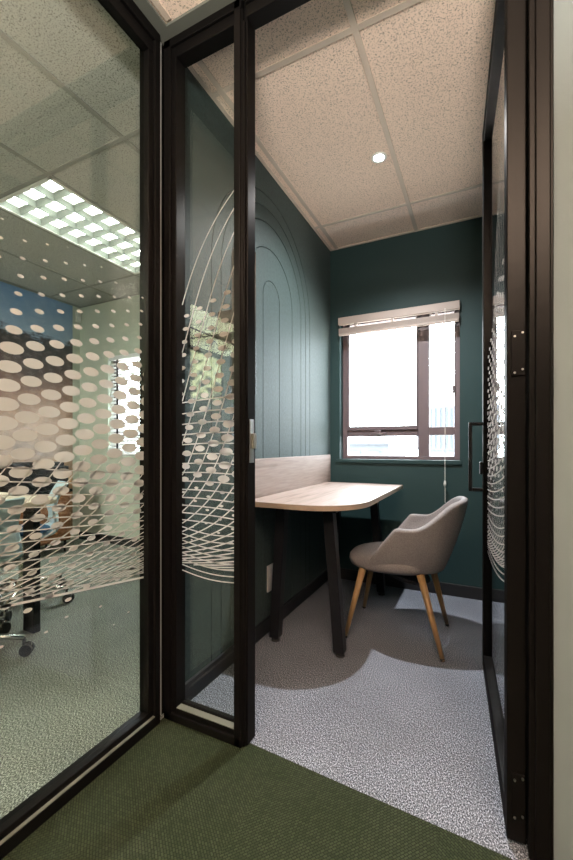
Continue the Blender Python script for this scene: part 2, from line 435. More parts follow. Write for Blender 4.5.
# booth left wall: core, felt cladding cut into nested arches with open grooves
m_ = MB(); m_.box((XL-.08, YS+.06, 0), (XL-.012, YB, CH)); wl = struct('wall_left', m_, 'feltback')
def arch_path(yc, r, zs, zb, n=28):
    p = [(yc-r, zb)]
    p += [(yc-r*math.cos(PI*k/n), zs+r*math.sin(PI*k/n)) for k in range(n+1)]
    p += [(yc+r, zb)]; return p
YC, ZS, ZB = 2.045, 1.915, .0
radii = [.575, .50, .42, .28, .10]
g = .0026
felt = MB()
def slab(poly_pairs):
    """strip between two equal-length paths in the YZ plane, extruded in X"""
    A, B = poly_pairs; n = len(A)
    for k in range(n-1):
        q = [A[k], A[k+1], B[k+1], B[k]]
        x0, x1 = XL-.012, XL
        vs = [(x0, y, z) for y, z in q]+[(x1, y, z) for y, z in q]
        felt.add(vs, [(0,1,2,3), (7,6,5,4)])
    # groove sides
    for P in (A, B):
        for k in range(n-1):
            felt.add([(XL-.012, *P[k]), (XL-.012, *P[k+1]), (XL, *P[k+1]), (XL, *P[k])], [(0,1,2,3)])
for i, r in enumerate(radii):
    out_p = arch_path(YC, r-g, ZS, ZB)
    if i+1 < len(radii):
        slab((out_p, arch_path(YC, radii[i+1]+g, ZS, ZB)))
    else:
        n = len(out_p)
        slab((out_p, [(YC, z) for y, z in out_p]))
# outside the largest arch
out_p = arch_path(YC, radii[0]+g, ZS, ZB)
tgt = []
for k, (y, z) in enumerate(out_p):
    if k == 0: tgt.append((YS+.06, ZB))
    elif k == len(out_p)-1: tgt.append((YB, ZB))
    else:
        a = PI*(k-1)/28
        if k-1 < 7: tgt.append((YS+.06, ZS+(CH-ZS)*(k-1)/7))
        elif k-1 > 21: tgt.append((YB, ZS+(CH-ZS)*(29-k)/7))
        else: tgt.append((YS+.06+(YB-YS-.06)*(k-8)/14, CH))
slab((out_p, tgt))
fo = felt.build('felt_cladding', 'felt', wl)
# skirtings
m_ = MB(); m_.box((XL, YS+.06, 0), (XL+.014, YB, .085)); struct('baseboard_left', m_, 'baseboard', bevel=.003)
m_ = MB(); m_.box((XL+.014, YB-.014, 0), (XR, YB, .085)); struct('baseboard_back', m_, 'baseboard', bevel=.003)
m_ = MB(); m_.box((XM, YB-.014, 0), (XG-.12, YB, .085)); struct('baseboard_meeting_room', m_, 'baseboard', bevel=.003)

# ------------------------------------------------------------------ etched dot and line pattern
def interp(tab, x):
    if x <= tab[0][0]: return tab[0][1]
    for (a, va), (b, vb) in zip(tab, tab[1:]):
        if x <= b: return va+(vb-va)*(x-a)/(b-a)
    return tab[-1][1]
MTAB = [(.60, 9.), (.64, 4.6), (.70, 2.6), (.78, 1.4), (.88, .85), (1.0, .52), (1.1, .42), (1.3, .34), (1.6, .36), (1.7, .43), (1.8, .56), (1.9, .78), (2.0, 1.15)]
def S(z, z0=1.58):
    n = 60; h = (z-z0)/n; return sum(interp(MTAB, z0+h*(k+.5)) for k in range(n))*h
def strip(mb, pts, w, s0, s1, to3):
    """flat ribbon along (s, z) points, clipped to s0..s1"""
    run = []
    def flush():
        if len(run) > 1:
            vs = []
            for i, p in enumerate(run):
                q0, q1 = run[max(i-1, 0)], run[min(i+1, len(run)-1)]
                dx, dz = q1[0]-q0[0], q1[1]-q0[1]; l = math.hypot(dx, dz) or 1
                nx, nz = -dz/l*w/2, dx/l*w/2
                vs += [to3(p[0]+nx, p[1]+nz), to3(p[0]-nx, p[1]-nz)]
            mb.add(vs, [(2*i, 2*i+2, 2*i+3, 2*i+1) for i in range(len(run)-1)])
        run.clear()
    for a, b in zip(pts, pts[1:]):
        ina, inb = s0 <= a[0] <= s1, s0 <= b[0] <= s1
        def cut(p, q, s): t = (s-p[0])/(q[0]-p[0]); return (s, p[1]+(q[1]-p[1])*t)
        if ina and not run: run.append(a)
        if not ina and inb: run.append(cut(a, b, s0 if a[0] < s0 else s1))
        if inb: run.append(b)
        elif ina: run.append(cut(a, b, s0 if b[0] < s0 else s1)); flush()
        else: flush()
    flush()
def dots(mb, s0, s1, anchor, size, to3, zmin, zmax, keep=lambda s, z: True, q=1.0):
    for i in range(-60, 60):
        for j in range(-40, 40):
            s = anchor[0]+(.0615*i-.0055*j)*q; z = anchor[1]+(.0190*i-.0492*j)*q
            if not (zmin < z < zmax and keep(s, z)): continue
            w = size(s, z)
            if w < .004: continue
            n = 14
            pts = [(min(max(s+w/2*math.cos(2*PI*k/n), s0), s1), z+w*.25*math.sin(2*PI*k/n)) for k in range(n)]
            if s+w/2 < s0+.002 or s-w/2 > s1-.002: continue
            mb.add([to3(*p) for p in pts], [tuple(range(n))])
def small_pane_pattern(s0, s1, off, to3, lines):
    mb = MB()
    def size(s, z):
        b = interp([(.66, .010), (.75, .016), (.90, .026), (.93, .055), (1.05, .060), (1.2, .050), (1.4, .043), (1.61, .034)], z)
        return b*interp([(-.20, .75), (-.05, 1.0)], s-s1)
    dots(mb, s0, s1, (-.844+off, 1.627), size, to3, .655, 1.66, lambda s, z: z < 1.66-.22*max(0, (s1-.05-s)), 1.0294)
    for k in range(lines[0], lines[1]):
        zs = [.600+.0125*i for i in range(114)]
        strip(mb, [(-.869+off+.0664*k+S(z), z) for z in zs], .0046, s0, s1, to3)
    z = 1.235; d = .046; i = 0
    while z > .566:
        bow = -.010+.02*min(1, (1.235-z)/.5)
        strip(mb, [(s0+(s1-s0)*t/10, z+bow*(.5-t/10)*1.2+.012*math.sin(PI*t/10)*(-1 if z < .75 else .3)) for t in range(11)], .0044, s0, s1, to3)
        i += 1; d = max(.0125, d*.965); z -= d
    return mb
def large_pane_pattern(s0, s1, to3):
    mb = MB()
    def size(s, z):
        zz = z+.16*(s-.75)*0
        b = interp([(.42, .0), (.45, .011), (.56, .014), (.60, .026), (.75, .030), (.86, .045), (1.0, .066), (1.12, .070), (1.27, .058), (1.33, .058), (1.37, .046), (1.42, .034), (1.47, .022), (1.52, .019), (1.62, .014), (1.70, .0)], z)
        if s < .64: b *= 1.12
        return b
    rnd = random.Random(3)
    dots(mb, s0, s1, (.650, 1.426), size, to3, .42, 1.73, lambda s, z: z > .59 or rnd.random() < .30, 1.035)
    hem = lambda s: .634-.135*(s-.61)
    for k in range(-16, 40):
        zs = [.585+.0125*i for i in range(36)]
        pts = [(.40+.074*k+1.5*S(z, 1.0), z) for z in zs]
        pts = [p for p in pts if p[1] > hem(p[0])-.004]
        if len(pts) > 1: strip(mb, pts, .0034, s0, s1, to3)
    z = .985; d = .040
    while z > .604:
        strip(mb, [(s0+(s1-s0)*t/14, z-.135*((s0+(s1-s0)*t/14)-.8)*(1.0 if z < .75 else .75)) for t in range(15)], .0034, s0, s1, to3)
        d = max(.011, d*.955); z -= d
    strip(mb, [(s0+(s1-s0)*t/14, hem(s0+(s1-s0)*t/14)) for t in range(15)], .007, s0, s1, to3)
    return mb

# ------------------------------------------------------------------ meeting room glass partition (plane X = XG)
gp = thing('glass_partition', (XG-.03, .6, 0), 'wide black framed glass partition of the meeting room, left side of the photo', 'glass wall')
P0 = YN
fr = MB()
for xa, xb, e in ((XG-.026, XG, 0), (XG-.0345, XG-.026, .030), (XG-.06, XG-.0345, .032)):
    fr.box((xa, P0, 0), (xb, 1.15, .060-e)); fr.box((xa, P0, 2.543+e), (xb, 1.15, CH)); fr.box((xa, 1.106+e, .060-e), (xb, 1.15, 2.543+e))
fr.box((XG-.06, P0, .060), (XG, P0+.06, 2.543))
fr.box((XG-.06, -.95, .060), (XG, -.89, 2.543))
# raised outer lip
for a, b in (((XG-.07, P0, .0), (XG+.012, 1.155, .038)), ((XG-.07, P0, 2.59), (XG+.012, 1.155, CH-.0)), ((XG-.07, 1.128, .03), (XG+.012, 1.155, 2.60))): fr.box(a, b)
fr.box((XG-.06, 1.15, 0), (XG-.016, YS+.059, CH))
fro = fr.build('frame', 'frame', gp, bevel=.003)
bd = MB(); bd.box((XG-.001, P0+.06, .038), (XG+.0105, 1.128, .0405)); b_ = bd.build('painted_rail_sheen', 'sheen_keeper', gp); b_['label'] = 'pale strip painted as light reflected along the bottom rail'  # light reflected by the lip's top face, painted as a pale strip
gm = MB(); gm.box((XG-.034, P0+.05, .035), (XG-.027, 1.133, 2.57)); pane = gm.build('glass_pane', 'glass', gp)
lv = large_pane_pattern(.10, 1.105, lambda s, z: (XG-.0245, s, z)).build('etched_film', 'vinyl', gp)
lv['label'] = 'pale film of oval dots over a woven band of lines'
# pale seal line between the two frames
sl = MB(); sl.box((XG-.03, 1.160, .02), (XG+.002, 1.170, CH-.02)); s_ = sl.build('corner_seal', 'gap', gp); s_['label'] = 'thin pale vertical seal line at the corner'

# ------------------------------------------------------------------ shopfront: fixed side panel, head, jambs
sp = thing('glass_side_panel', (-.94, YS+.03, 0), 'narrow black framed fixed glass panel between the partition corner and the door opening', 'glass panel')
fr = MB(); D = .055
fr.box((-1.108, YS, 0), (-1.058, YS+D, CH)); fr.box((-1.058, YS, 0), (-.787, YS+D, .048)); fr.box((-1.058, YS+.030, .048), (-.787, YS+D, .056)); fr.box((-1.058, YS, 2.560), (-.787, YS+D, CH))
fr.box((-.787, YS, 0), (-.757, YS+D, CH))
fr.box((-1.112, YS-.010, 0), (-1.078, YS+.02, CH)); fr.box((-1.112, YS-.010, 0), (-.757, YS+.01, .030)); fr.box((-1.112, YS-.010, 2.60), (-.757, YS+.01, CH))
fr.box((-.787, YS-.010, 0), (-.760, YS+.02, CH))
fr.build('frame', 'frame', sp, bevel=.003)
st = MB(); st.box((-.757, YS+.012, .0), (-.742, YS+D+.01, CH)); st.box((-.7575, YS+.002, .0), (-.749, YS+.02, 2.56)); st.build('door_stop', 'frame', sp, bevel=.002)
bd = MB(); bd.box((-1.058, YS+.002, .048), (-.787, YS+.029, .0505)); b_ = bd.build('painted_rail_sheen', 'sheen_keeper', sp); b_['label'] = 'pale strip painted as light reflected along the bottom rail'  # reflection on the rail's upper face, put in as a pale strip
gm = MB(); gm.box((-1.062, YS+.035, .052), (-.782, YS+.043, 2.565)); gm.build('glass_pane', 'glass', sp)
film = small_pane_pattern(-1.056, -.789, 0, lambda s, z: (s, YS+.0335, z), (-3, 22)).build('etched_film', 'vinyl', sp)
film['label'] = 'pale film of oval dots, sweeping arcs and a woven band'
kp = MB(); kp.box((-.7425, YS+.022, 1.00), (-.7385, YS+.050, 1.155)); ko = kp.build('strike_plate', 'steel', sp, bevel=.001)
kp = MB(); kp.box((-.742, YS+.030, 1.05), (-.728, YS+.052, 1.105)); kp.build('latch_keeper', 'sheen_keeper', ko, bevel=.003)

hd = thing('door_frame', (.13, YS+.03, 0), 'black metal door frame, head rail and hinge post beside the cream wall', 'door frame')
fr = MB(); fr.box((-.741, YS, 2.565), (.108, YS+D, CH)); fr.box((-.741, YS-.010, 2.605), (.108, YS+.01, CH))
fr.build('head_rail', 'frame', hd, bevel=.003)
fr = MB(); fr.box((.1085, YS-.002, 0), (.157, YS+.10, CH)); fr.box((.122, YS-.014, 0), (.158, YS+.02, CH)); fr.box((.152, YS-.018, 0), (.160, YS, CH))
fr.build('hinge_post', 'frame', hd, bevel=.003)

# ------------------------------------------------------------------ open glass door
A = Vector((.060, 1.212, 0)); B = Vector((.003, 2.130, 0))
d = (B-A).normalized(); nrm = Vector((d.y, -d.x, 0)); up = Vector((0, 0, 1)); LEN = (B-A).length
dr = thing('glass_door', tuple(A+nrm*.022), 'open black framed glass door swung inward on the right, with a square bar handle', 'door')
def dbox(mb, a, b): return mb.obox(A, d, nrm, up, a, b)
fr = MB(); T = .046
dbox(fr, (0, 0, .012), (.055, T, 2.555)); dbox(fr, (LEN-.06, 0, .012), (LEN, T, 2.555))
dbox(fr, (.055, 0, .012), (LEN-.06, T, .085)); dbox(fr, (.055, 0, 2.48), (LEN-.06, T, 2.555))
fr.build('frame', 'frame', dr, bevel=.003)
gm = MB(); dbox(gm, (.05, T/2-.004, .08), (LEN-.055, T/2+.004, 2.485)); gm.build('glass_pane', 'glass', dr)
OFF = -(-.757) + .0
film = small_pane_pattern(.062, LEN-.056, .789+LEN-.07, lambda s, z: tuple(A+d*(LEN-s)+nrm*(T/2-.0055)+up*(z+.13*(s/LEN)**2)), (-6, 30)).build('etched_film', 'vinyl', dr)
film['label'] = 'pale film of oval dots and woven lines'
hb = MB(); y0 = LEN-.040
dbox(hb, (y0-.009, -.062, .845), (y0+.009, -.046, 1.172))
dbox(hb, (y0-.009, -.046, .845), (y0+.009, 0, .861)); dbox(hb, (y0-.009, -.046, 1.156), (y0+.009, 0, 1.172))
hb.build('handle', 'black', dr, bevel=.002)
lk = MB(); dbox(lk, (LEN-.048, -.014, .925), (LEN-.012, 0, .985)); lk.build('lock', 'black', dr, bevel=.004)
def hinge(z0, z1):
    h = MB(); dbox(h, (-.006, .010, z0), (0, .043, z1)); ho = h.build('hinge', 'frame', dr, bevel=.0015)
    for zz in (z0+.012, z1-.012):
        for oy in (.018, .036):
            c = A+nrm*oy+up*(zz+(.004 if oy > .03 else -.004)); s2 = MB(); s2.cyl(c-d*.006, c-d*.0095, .0032, .0026, 12)
            s2.build('screw', 'steel', ho)
hinge(1.245, 1.365); hinge(.072, .195)

# ------------------------------------------------------------------ window of the booth and its blind
def window(x0, x1, z0, z1, mull, trans, mirror=False):
    f = MB(); Y0, Y1 = YB+.075, YB+.125; w = .040
    f.box((x0, Y0, z0), (x0+w, Y1, z1)); f.box((x1-w, Y0, z0), (x1, Y1, z1))
    f.box((x0+w, Y0, z0), (x1-w, Y1, z0+.028)); f.box((x0+w, Y0, z1-w), (x1-w, Y1, z1))
    f.box((mull-.040, Y0, z0+.028), (mull+.040, Y1, z1-w))
    f.box((x0+w, Y0, trans-.050), (mull-.040, Y1, trans+.027)); f.box((mull+.040, Y0, trans-.045), (x1-w, Y1, trans+.015))
    # casement rim of the big pane
    f.box((x0+w, Y0-.012, trans+.027), (x0+w+.018, Y0+.02, z1-w)); f.box((mull-.052, Y0-.012, trans+.027), (mull-.040, Y0+.02, z1-w))
    f.box((x0+w, Y0-.012, trans-.002), (mull-.040, Y0+.02, trans+.030))
    return f
bwin = struct('window_1', window(BW[0], BW[1], WZ0, WZ1, -.390, 1.185), 'winframe', bevel=.003)
gm = MB(); gm.box((BW[0]+.03, YB+.098, WZ0+.02), (BW[1]-.03, YB+.104, WZ1-.03)); gm.build('glass_pane', 'wglass', bwin)
st = MB(); st.box((-.80, YB+.045, 1.150), (-.66, YB+.064, 1.164)); st.box((-.75, YB+.035, 1.152), (-.70, YB+.066, 1.180)); st.build('window_stay', 'winframe', bwin, bevel=.003)
st = MB(); st.box((-.190, YB+.058, 1.44), (-.172, YB+.076, 1.50)); st.build('window_latch', 'winframe', bwin, bevel=.003)
sill = MB(); sill.box((BW[0]-.03, YB-.012, WZ0-.028), (BW[1]+.01, YB+.075, WZ0+.001)); sill.build('window_sill', 'paint', bwin, bevel=.003)

bl = thing('venetian_blind', (-.58, YB-.02, 1.93), 'beige venetian blind drawn up above the booth window', 'blind')
hr = MB(); hr.box((BW[0]-.004, YB-.034, 2.018), (BW[1]+.002, YB-.001, 2.076)); hr.build('headrail', 'blind', bl, bevel=.004)
sl = MB()
for k in range(7): sl.box((BW[0]+.002, YB-.035, 1.952+.0055*k), (BW[1]-.004, YB-.004, 1.9555+.0055*k))
sl.build('slat_stack', 'blind', bl)
br = MB(); br.box((BW[0]+.002, YB-.036, 1.934), (BW[1]-.004, YB-.003, 1.9505)); br.build('bottom_rail', 'blind', bl, bevel=.003)
lc = MB()
for x in (-.88, -.60, -.29):
    lc = MB(); lc.box((x-.008, YB-.032, 1.985), (x+.008, YB-.006, 2.020)); lc.build('ladder_tape', 'blind', bl)
cd = MB(); xc = -.232
cd.tube([(xc, YB-.04, 2.03), (xc-.001, YB-.042, 1.6), (xc+.001, YB-.042, 1.2), (xc, YB-.042, .93), (xc+.001, YB-.042, .66)], .0019, 8)
cdo = cd.build('pull_cord', 'cord', bl)
kb = MB(); kb.cyl((xc, YB-.042, .79), (xc, YB-.042, .815), .009, .006, 12); kb.cyl((xc, YB-.042, .775), (xc, YB-.042, .79), .005, .009, 12); kb.build('cord_knob', 'cord', cdo)

# ------------------------------------------------------------------ downlight
dl = thing('ceiling_downlight', (-.504, 2.177, CH-.01), 'small round recessed downlight glowing in the booth ceiling', 'light')
rg = MB(); n = 32
def ring(mb, r0, r1, z0, z1, c):
    vs = []
    for k in range(n):
        t = 2*PI*k/n; cx, sx_ = math.cos(t), math.sin(t)
        vs += [(c[0]+r0*cx, c[1]+r0*sx_, z0), (c[0]+r1*cx, c[1]+r1*sx_, z0), (c[0]+r1*cx, c[1]+r1*sx_, z1), (c[0]+r0*cx, c[1]+r0*sx_, z1)]
    mb.add(vs, [(4*k+i, 4*((k+1)%n)+i, 4*((k+1)%n)+(i+1)%4, 4*k+(i+1)%4) for k in range(n) for i in range(4)])
ring(rg, .028, .040, CH-.006, CH, (-.504, 2.177)); rg.build('trim_ring', 'housing', dl)
bu = MB(); bu.cyl((-.504, 2.177, CH-.004), (-.504, 2.177, CH-.0001), .026, .027, 32); bu.build('led_lens', 'lampglow', dl)

# ------------------------------------------------------------------ desk in the booth
TZ = .78
dk = thing('desk', (-.80, 2.33, 0), 'pale oak desk with rounded corner and black splayed legs against the green felt wall', 'desk')
xr, yf, yb, xl, R = -.508, 1.722, 2.935, XL+.003, .30
poly = [(xl, yb), (xl, yf+.004)]
ctr = (xr-R, yf+R)
for k in range(0, 25):
    t = -PI/2+PI/2*k/24
    c_, s_ = math.cos(t), math.sin(t)
    e = 2/2.25
    poly.append((ctr[0]+R*abs(c_)**e, ctr[1]-R*abs(s_)**e))
poly += [(xr, yb)]
tp = MB(); tp.prism(poly, TZ-.026, TZ); to = tp.build('tabletop', 'oak', dk, bevel=.002)
def inset(p, o):
    cx = sum(q[0] for q in p)/len(p); cy = sum(q[1] for q in p)/len(p)
    return p
eb = MB(); out_ = [(x, y) for x, y in poly[1:]]
vs = []; 
for i, (x, y) in enumerate(out_):
    q0, q1 = out_[max(i-1, 0)], out_[min(i+1, len(out_)-1)]
    dx, dy = q1[0]-q0[0], q1[1]-q0[1]; l = math.hypot(dx, dy)
    nx, ny = dy/l*.0015, -dx/l*.0015
    vs += [(x+nx, y+ny, TZ-.0255), (x+nx, y+ny, TZ-.002)]
eb.add(vs, [(2*i, 2*i+2, 2*i+3, 2*i+1) for i in range(len(out_)-1)])
e_ = eb.build('edge_band', 'edge', to); e_['label'] = 'lighter edge strip round the top'
bs = MB(); bs.box((XL+.001, 1.735, TZ+.0002), (XL+.019, 3.005, .990)); bs.build('backsplash', 'oak', dk, bevel=.002)
for yy, pad in ((1.925, 0), (2.850, 0)):
    for xt, xb in ((-.968, -1.010), (-.700, -.642)):
        lg = MB(); lg.beam((xb, yy, .022), (xt, yy, TZ-.056), .054, .054, .054, .054)
        lo = lg.build('leg', 'black', dk, bevel=.003)
        ft = MB(); ft.cyl((xb, yy, 0), (xb, yy, .010), .024, .022, 20); ft.cyl((xb, yy, .010), (xb, yy, .024), .008, .008, 12)
        ft.build('levelling_foot', 'rubber', lo)
    br = MB(); br.box((-1.01, yy-.027, TZ-.058), (-.655, yy+.027, TZ-.027)); br.build('cross_rail', 'black', dk, bevel=.002)
br = MB(); br.box((-.87, 1.95, TZ-.058), (-.81, 2.825, TZ-.027)); br.build('under_rail', 'black', dk, bevel=.002)

# ------------------------------------------------------------------ tub chair
tc_ = thing('tub_chair', (-.42, 2.315, 0), 'grey upholstered tub chair with four tapered wooden legs, drawn up to the desk', 'chair', rotz=PI, world=False)
def sup(t, xf, xb, W, e):
    c_, s_ = math.cos(t), math.sin(t)
    return (xf-(xf-xb)*abs(c_)**e, W*abs(s_)**e*(1 if s_ >= 0 else -1))
def smooth(x): x = max(0, min(1, x)); return x*x*(3-2*x)
NT, NV = 40, 12
vs = []
for j in range(NV+1):
    v = j/NV
    for i in range(NT+1):
        t = -PI/2+PI*i/NT
        h = .640+.008*smooth((abs(t)-1.25)/.3)*0-.006*math.sin(min(1, abs(t)/1.57)*PI)+.142*smooth((math.cos(t)-.18)/.75)
        bx, by = sup(t, .155, -.235, .195, .74)
        tx, ty = sup(t, -.022, -.360, .266, .80)
        e = 1-(1-v)**1.9
        fr_ = smooth(1.3*(1-math.cos(t))-.2); x = bx+(tx-bx)*((1-fr_)*(.45*e+.55*v)+fr_*(v**1.12)); y = by+(ty-by)*e
        vs.append((x, y, .385+(h-.385)*v))
fs = [(j*(NT+1)+i, j*(NT+1)+i+1, (j+1)*(NT+1)+i+1, (j+1)*(NT+1)+i) for j in range(NV) for i in range(NT)]
sh = MB().add(vs, fs).build('shell', 'fabric', tc_, smooth=True)
so = sh.modifiers.new('thick', 'SOLIDIFY'); so.thickness = .036; so.offset = 1.0
sb = sh.modifiers.new('soft', 'SUBSURF'); sb.levels = 2; sb.render_levels = 2
# seat cushion: rings of a superellipse
prof = [(.0, .372), (.55, .374), (.86, .384), (.965, .402), (1.0, .425), (.985, .448), (.93, .464), (.80, .474), (.5, .479), (.0, .480)]
n = 48; vs = []
for s_, z in prof:
    for k in range(n):
        t = 2*PI*k/n; c_, sn = math.cos(t), math.sin(t)
        ax = .265 if c_ > 0 else .215
        vs.append((.015+ax*s_*abs(c_)**.86*(1 if c_ >= 0 else -1), .222*s_*abs(sn)**.80*(1 if sn >= 0 else -1)*(1-.05*max(0, c_)), z-.012*max(0, c_)*s_))
fs = [(j*n+k, j*n+(k+1)%n, (j+1)*n+(k+1)%n, (j+1)*n+k) for j in range(len(prof)-1) for k in range(n)]
MB().add(vs, fs).build('seat', 'fabric', tc_, smooth=True)
bt = MB(); bt.cyl((0, 0, .352), (-.01, 0, .378), .15, .17, 32); bt.build('seat_base', 'black', tc_, bevel=.004)
def W2L(x, y): return (-(x+.42), -(y-2.315))
for (wx, wy), (tx, ty) in (((-.678, 2.120), (-.590, 2.165)), ((-.690, 2.560), (-.600, 2.450)), ((-.171, 2.094), (-.288, 2.175)), ((-.182, 2.523), (-.262, 2.430))):
    a, b = W2L(wx, wy), W2L(tx, ty)
    lg = MB(); lg.cyl((a[0], a[1], .004), (b[0], b[1], .388), .0105, .020, 20); lo = lg.build('leg', 'legwood', tc_, smooth=False)
    for p in lo.data.polygons: p.use_smooth = len(p.vertices) == 4
    gl = MB(); dx = Vector((b[0]-a[0], b[1]-a[1], .384)).normalized(); p0 = Vector((a[0], a[1], .004))
    gl.cyl((a[0], a[1], 0), tuple(p0+dx*.010), .0108, .0112, 20); gl.build('foot_glide', 'rubber', lo)

# ------------------------------------------------------------------ wall bracket and folded-out screen
tv = thing('wall_screen', (-.95, 1.33, 1.25), 'dark wall-mounted screen on a bracket, seen edge on behind the door post', 'screen')
ctr = Vector((-.815, 1.289, 0)); dirv = ctr.normalized()
side = Vector((dirv.y, -dirv.x, 0))
def tbox(mb, a, b): return mb.obox(ctr, side, dirv, up, a, b)
hb = MB(); tbox(hb, (-.044, 0, 1.256), (.0425, .060, 1.808)); hb.build('housing', 'screenback', tv, bevel=.006)
hb = MB(); tbox(hb, (.0427, .003, 1.261), (.0475, .057, 1.803)); hb.build('display', 'screen', tv, bevel=.002)
bk = MB(); bk.box((-.955, 1.315, 1.445), (-.862, 1.345, 1.60)); bk.build('bracket_box', 'screenback', tv, bevel=.003)
bk = MB(); bk.box((-1.0985, 1.34, 1.50), (-.94, 1.36, 1.53)); bk.box((-1.099, 1.31, 1.47), (-1.093, 1.39, 1.56)); bk.build('bracket_arm', 'black', tv, bevel=.002)

# ------------------------------------------------------------------ power outlet
ou = MB(); ou.box((XL+.0005, 1.985, .225), (XL+.010, 2.075, .375)); oo = ou.build('power_outlet', 'plug', bevel=.003)
tag(oo, 'white power outlet plate on the green wall behind the left desk leg', 'outlet')
om = MB(); om.box((XL+.0102, 2.00, .245), (XL+.013, 2.06, .295)); om.box((XL+.0102, 2.00, .31), (XL+.013, 2.06, .355)); omo = om.build('socket_face', 'plug', oo, bevel=.001)

# ------------------------------------------------------------------ meeting room luminaire
def luminaire(x0, x1, y0, y1, label, ncell=8, group=None):
    lm = thing('louvre_luminaire', ((x0+x1)/2, (y0+y1)/2, CH-.004), label, 'ceiling light', group)
    h = MB(); h.box((x0, y0, CH+.075), (x1, y1, CH+.085))
    h.box((x0, y0, CH-.006), (x0+.022, y1, CH+.08)); h.box((x1-.022, y0, CH-.006), (x1, y1, CH+.08))
    h.box((x0, y0, CH-.006), (x1, y0+.022, CH+.08)); h.box((x0, y1-.022, CH-.006), (x1, y1, CH+.08))
    h.build('housing', 'housing', lm)
    w = (x1-x0-.044)/3
    for k in range(3):
        cx = x0+.022+w*(k+.5); t = MB(); t.cyl((cx, y0+.03, CH+.056), (cx, y1-.03, CH+.056), .013, .013, 14)
        t.build('tube', 'tube', lm)
    lv = MB()
    def wedge(p, q, nx, ny):       # parabolic blade: wide at the foot, thin at the head
        prof = [(.0015, .0), (.003, .008), (.007, .018), (.014, .028), (.024, .036)]
        for sgn in (1, -1):
            vs = []
            for o, z in prof:
                vs += [(p[0]+nx*o*sgn, p[1]+ny*o*sgn, CH-.002+z), (q[0]+nx*o*sgn, q[1]+ny*o*sgn, CH-.002+z)]
            lv.add(vs, [(2*i, 2*i+1, 2*i+3, 2*i+2) for i in range(len(prof)-1)])
        lv.add([(p[0]-nx*.0015, p[1]-ny*.0015, CH-.002), (q[0]-nx*.0015, q[1]-ny*.0015, CH-.002), (q[0]+nx*.0015, q[1]+ny*.0015, CH-.002), (p[0]+nx*.0015, p[1]+ny*.0015, CH-.002)], [(0, 1, 2, 3)])
        lv.add([(p[0]-nx*.024, p[1]-ny*.024, CH+.034), (q[0]-nx*.024, q[1]-ny*.024, CH+.034), (q[0]+nx*.024, q[1]+ny*.024, CH+.034), (p[0]+nx*.024, p[1]+ny*.024, CH+.034)], [(3, 2, 1, 0)])
    for k in range(0, 4):
        cx = x0+.022+w*k; wedge((cx, y0+.022), (cx, y1-.022), 1, 0)
    dy = (y1-y0-.044)/ncell
    for k in range(0, ncell+1):
        cy = y0+.022+dy*k; wedge((x0+.022, cy), (x1-.022, cy), 0, 1)
    lv.build('louvre', 'louvre', lm)
    return lm
luminaire(LX0, LX1, LY0, LY1, 'bright three-tube louvred ceiling light in the meeting room ceiling')
for hx0, hx1, hy0, hy1 in hs[1:]:  # unseen glowing panels added to make the reflected glow in the side panel
    pn = thing('added_glow_panel', ((hx0+hx1)/2, (hy0+hy1)/2, CH-.003), 'added unseen glowing panel at the meeting room rear, putting a glow in the side panel glass', 'ceiling light', 'added glow panels at the rear of the meeting room')
    f_ = MB(); f_.box((hx0, hy0, CH-.004), (hx0+.012, hy1, CH+.02)); f_.box((hx1-.012, hy0, CH-.004), (hx1, hy1, CH+.02)); f_.box((hx0, hy0, CH-.004), (hx1, hy0+.012, CH+.02)); f_.box((hx0, hy1-.012, CH-.004), (hx1, hy1, CH+.02))
    f_.build('frame', 'housing', pn)
    f_ = MB(); f_.box((hx0+.012, hy0+.012, CH), (hx1-.012, hy1-.012, CH+.02)); f_.build('diffuser', 'opal', pn)

# ------------------------------------------------------------------ meeting room window, blind, mural
mwin = struct('window_2', window(MW[0], MW[1], .955, 2.04, -2.95, 1.185), 'winframe', bevel=.003)
gm = MB(); gm.box((MW[0]+.03, YB+.098, .975), (MW[1]-.03, YB+.104, 2.01)); gm.build('glass_pane', 'wglass', mwin)
sill = MB(); sill.box((MW[0]-.02, YB-.012, .93), (MW[1]+.02, YB+.075, .956)); sill.build('window_sill', 'pale', mwin, bevel=.003)
mb_ = thing('venetian_blind', (-3.06, YB+.03, .96), 'lowered white slatted blind in the meeting room window, seen through the dotted glass', 'blind')
hr = MB(); hr.box((MW[0]+.005, YB+.006, 1.995), (MW[1]-.005, YB+.055, 2.038)); hr.build('headrail', 'blindwhite', mb_, bevel=.003)
sl = MB()
for k in range(26):
    z = 1.000+.038*k
    sl.obox(((MW[0]+MW[1])/2, YB+.030, z), (1, 0, 0), (0, .70, .714), (0, -.714, .70), (-(MW[1]-MW[0])/2+.008, -.020, -.0012), ((MW[1]-MW[0])/2-.008, .020, .0012))
slo = sl.build('slats', 'blindwhite', mb_)
for x in (-3.54, -3.06, -2.58):
    lt = MB()
    for k in range(26): 
        lt.box((x-.012, YB+.008, 1.0+.038*k-.012), (x-.003, YB+.011, 1.0+.038*k+.012)); lt.box((x+.003, YB+.008, 1.0+.038*k-.012), (x+.012, YB+.011, 1.0+.038*k+.012))
    lt.box((x-.012, YB+.0085, .97), (x-.010, YB+.0105, 2.0)); lt.box((x-.012, YB+.0112, .97), (x+.012, YB+.0125, 2.0))
    lt.build('ladder_tape', 'black', mb_)
br = MB(); br.box((MW[0]+.006, YB+.012, .962), (MW[1]-.006, YB+.050, .980)); br.build('bottom_rail', 'blindwhite', mb_, bevel=.003)
mu = MB(); mu.box((XM+.0005, -1.6, .09), (XM+.006, 2.955, CH-.008)); muo = mu.build('wall_mural', 'mural')
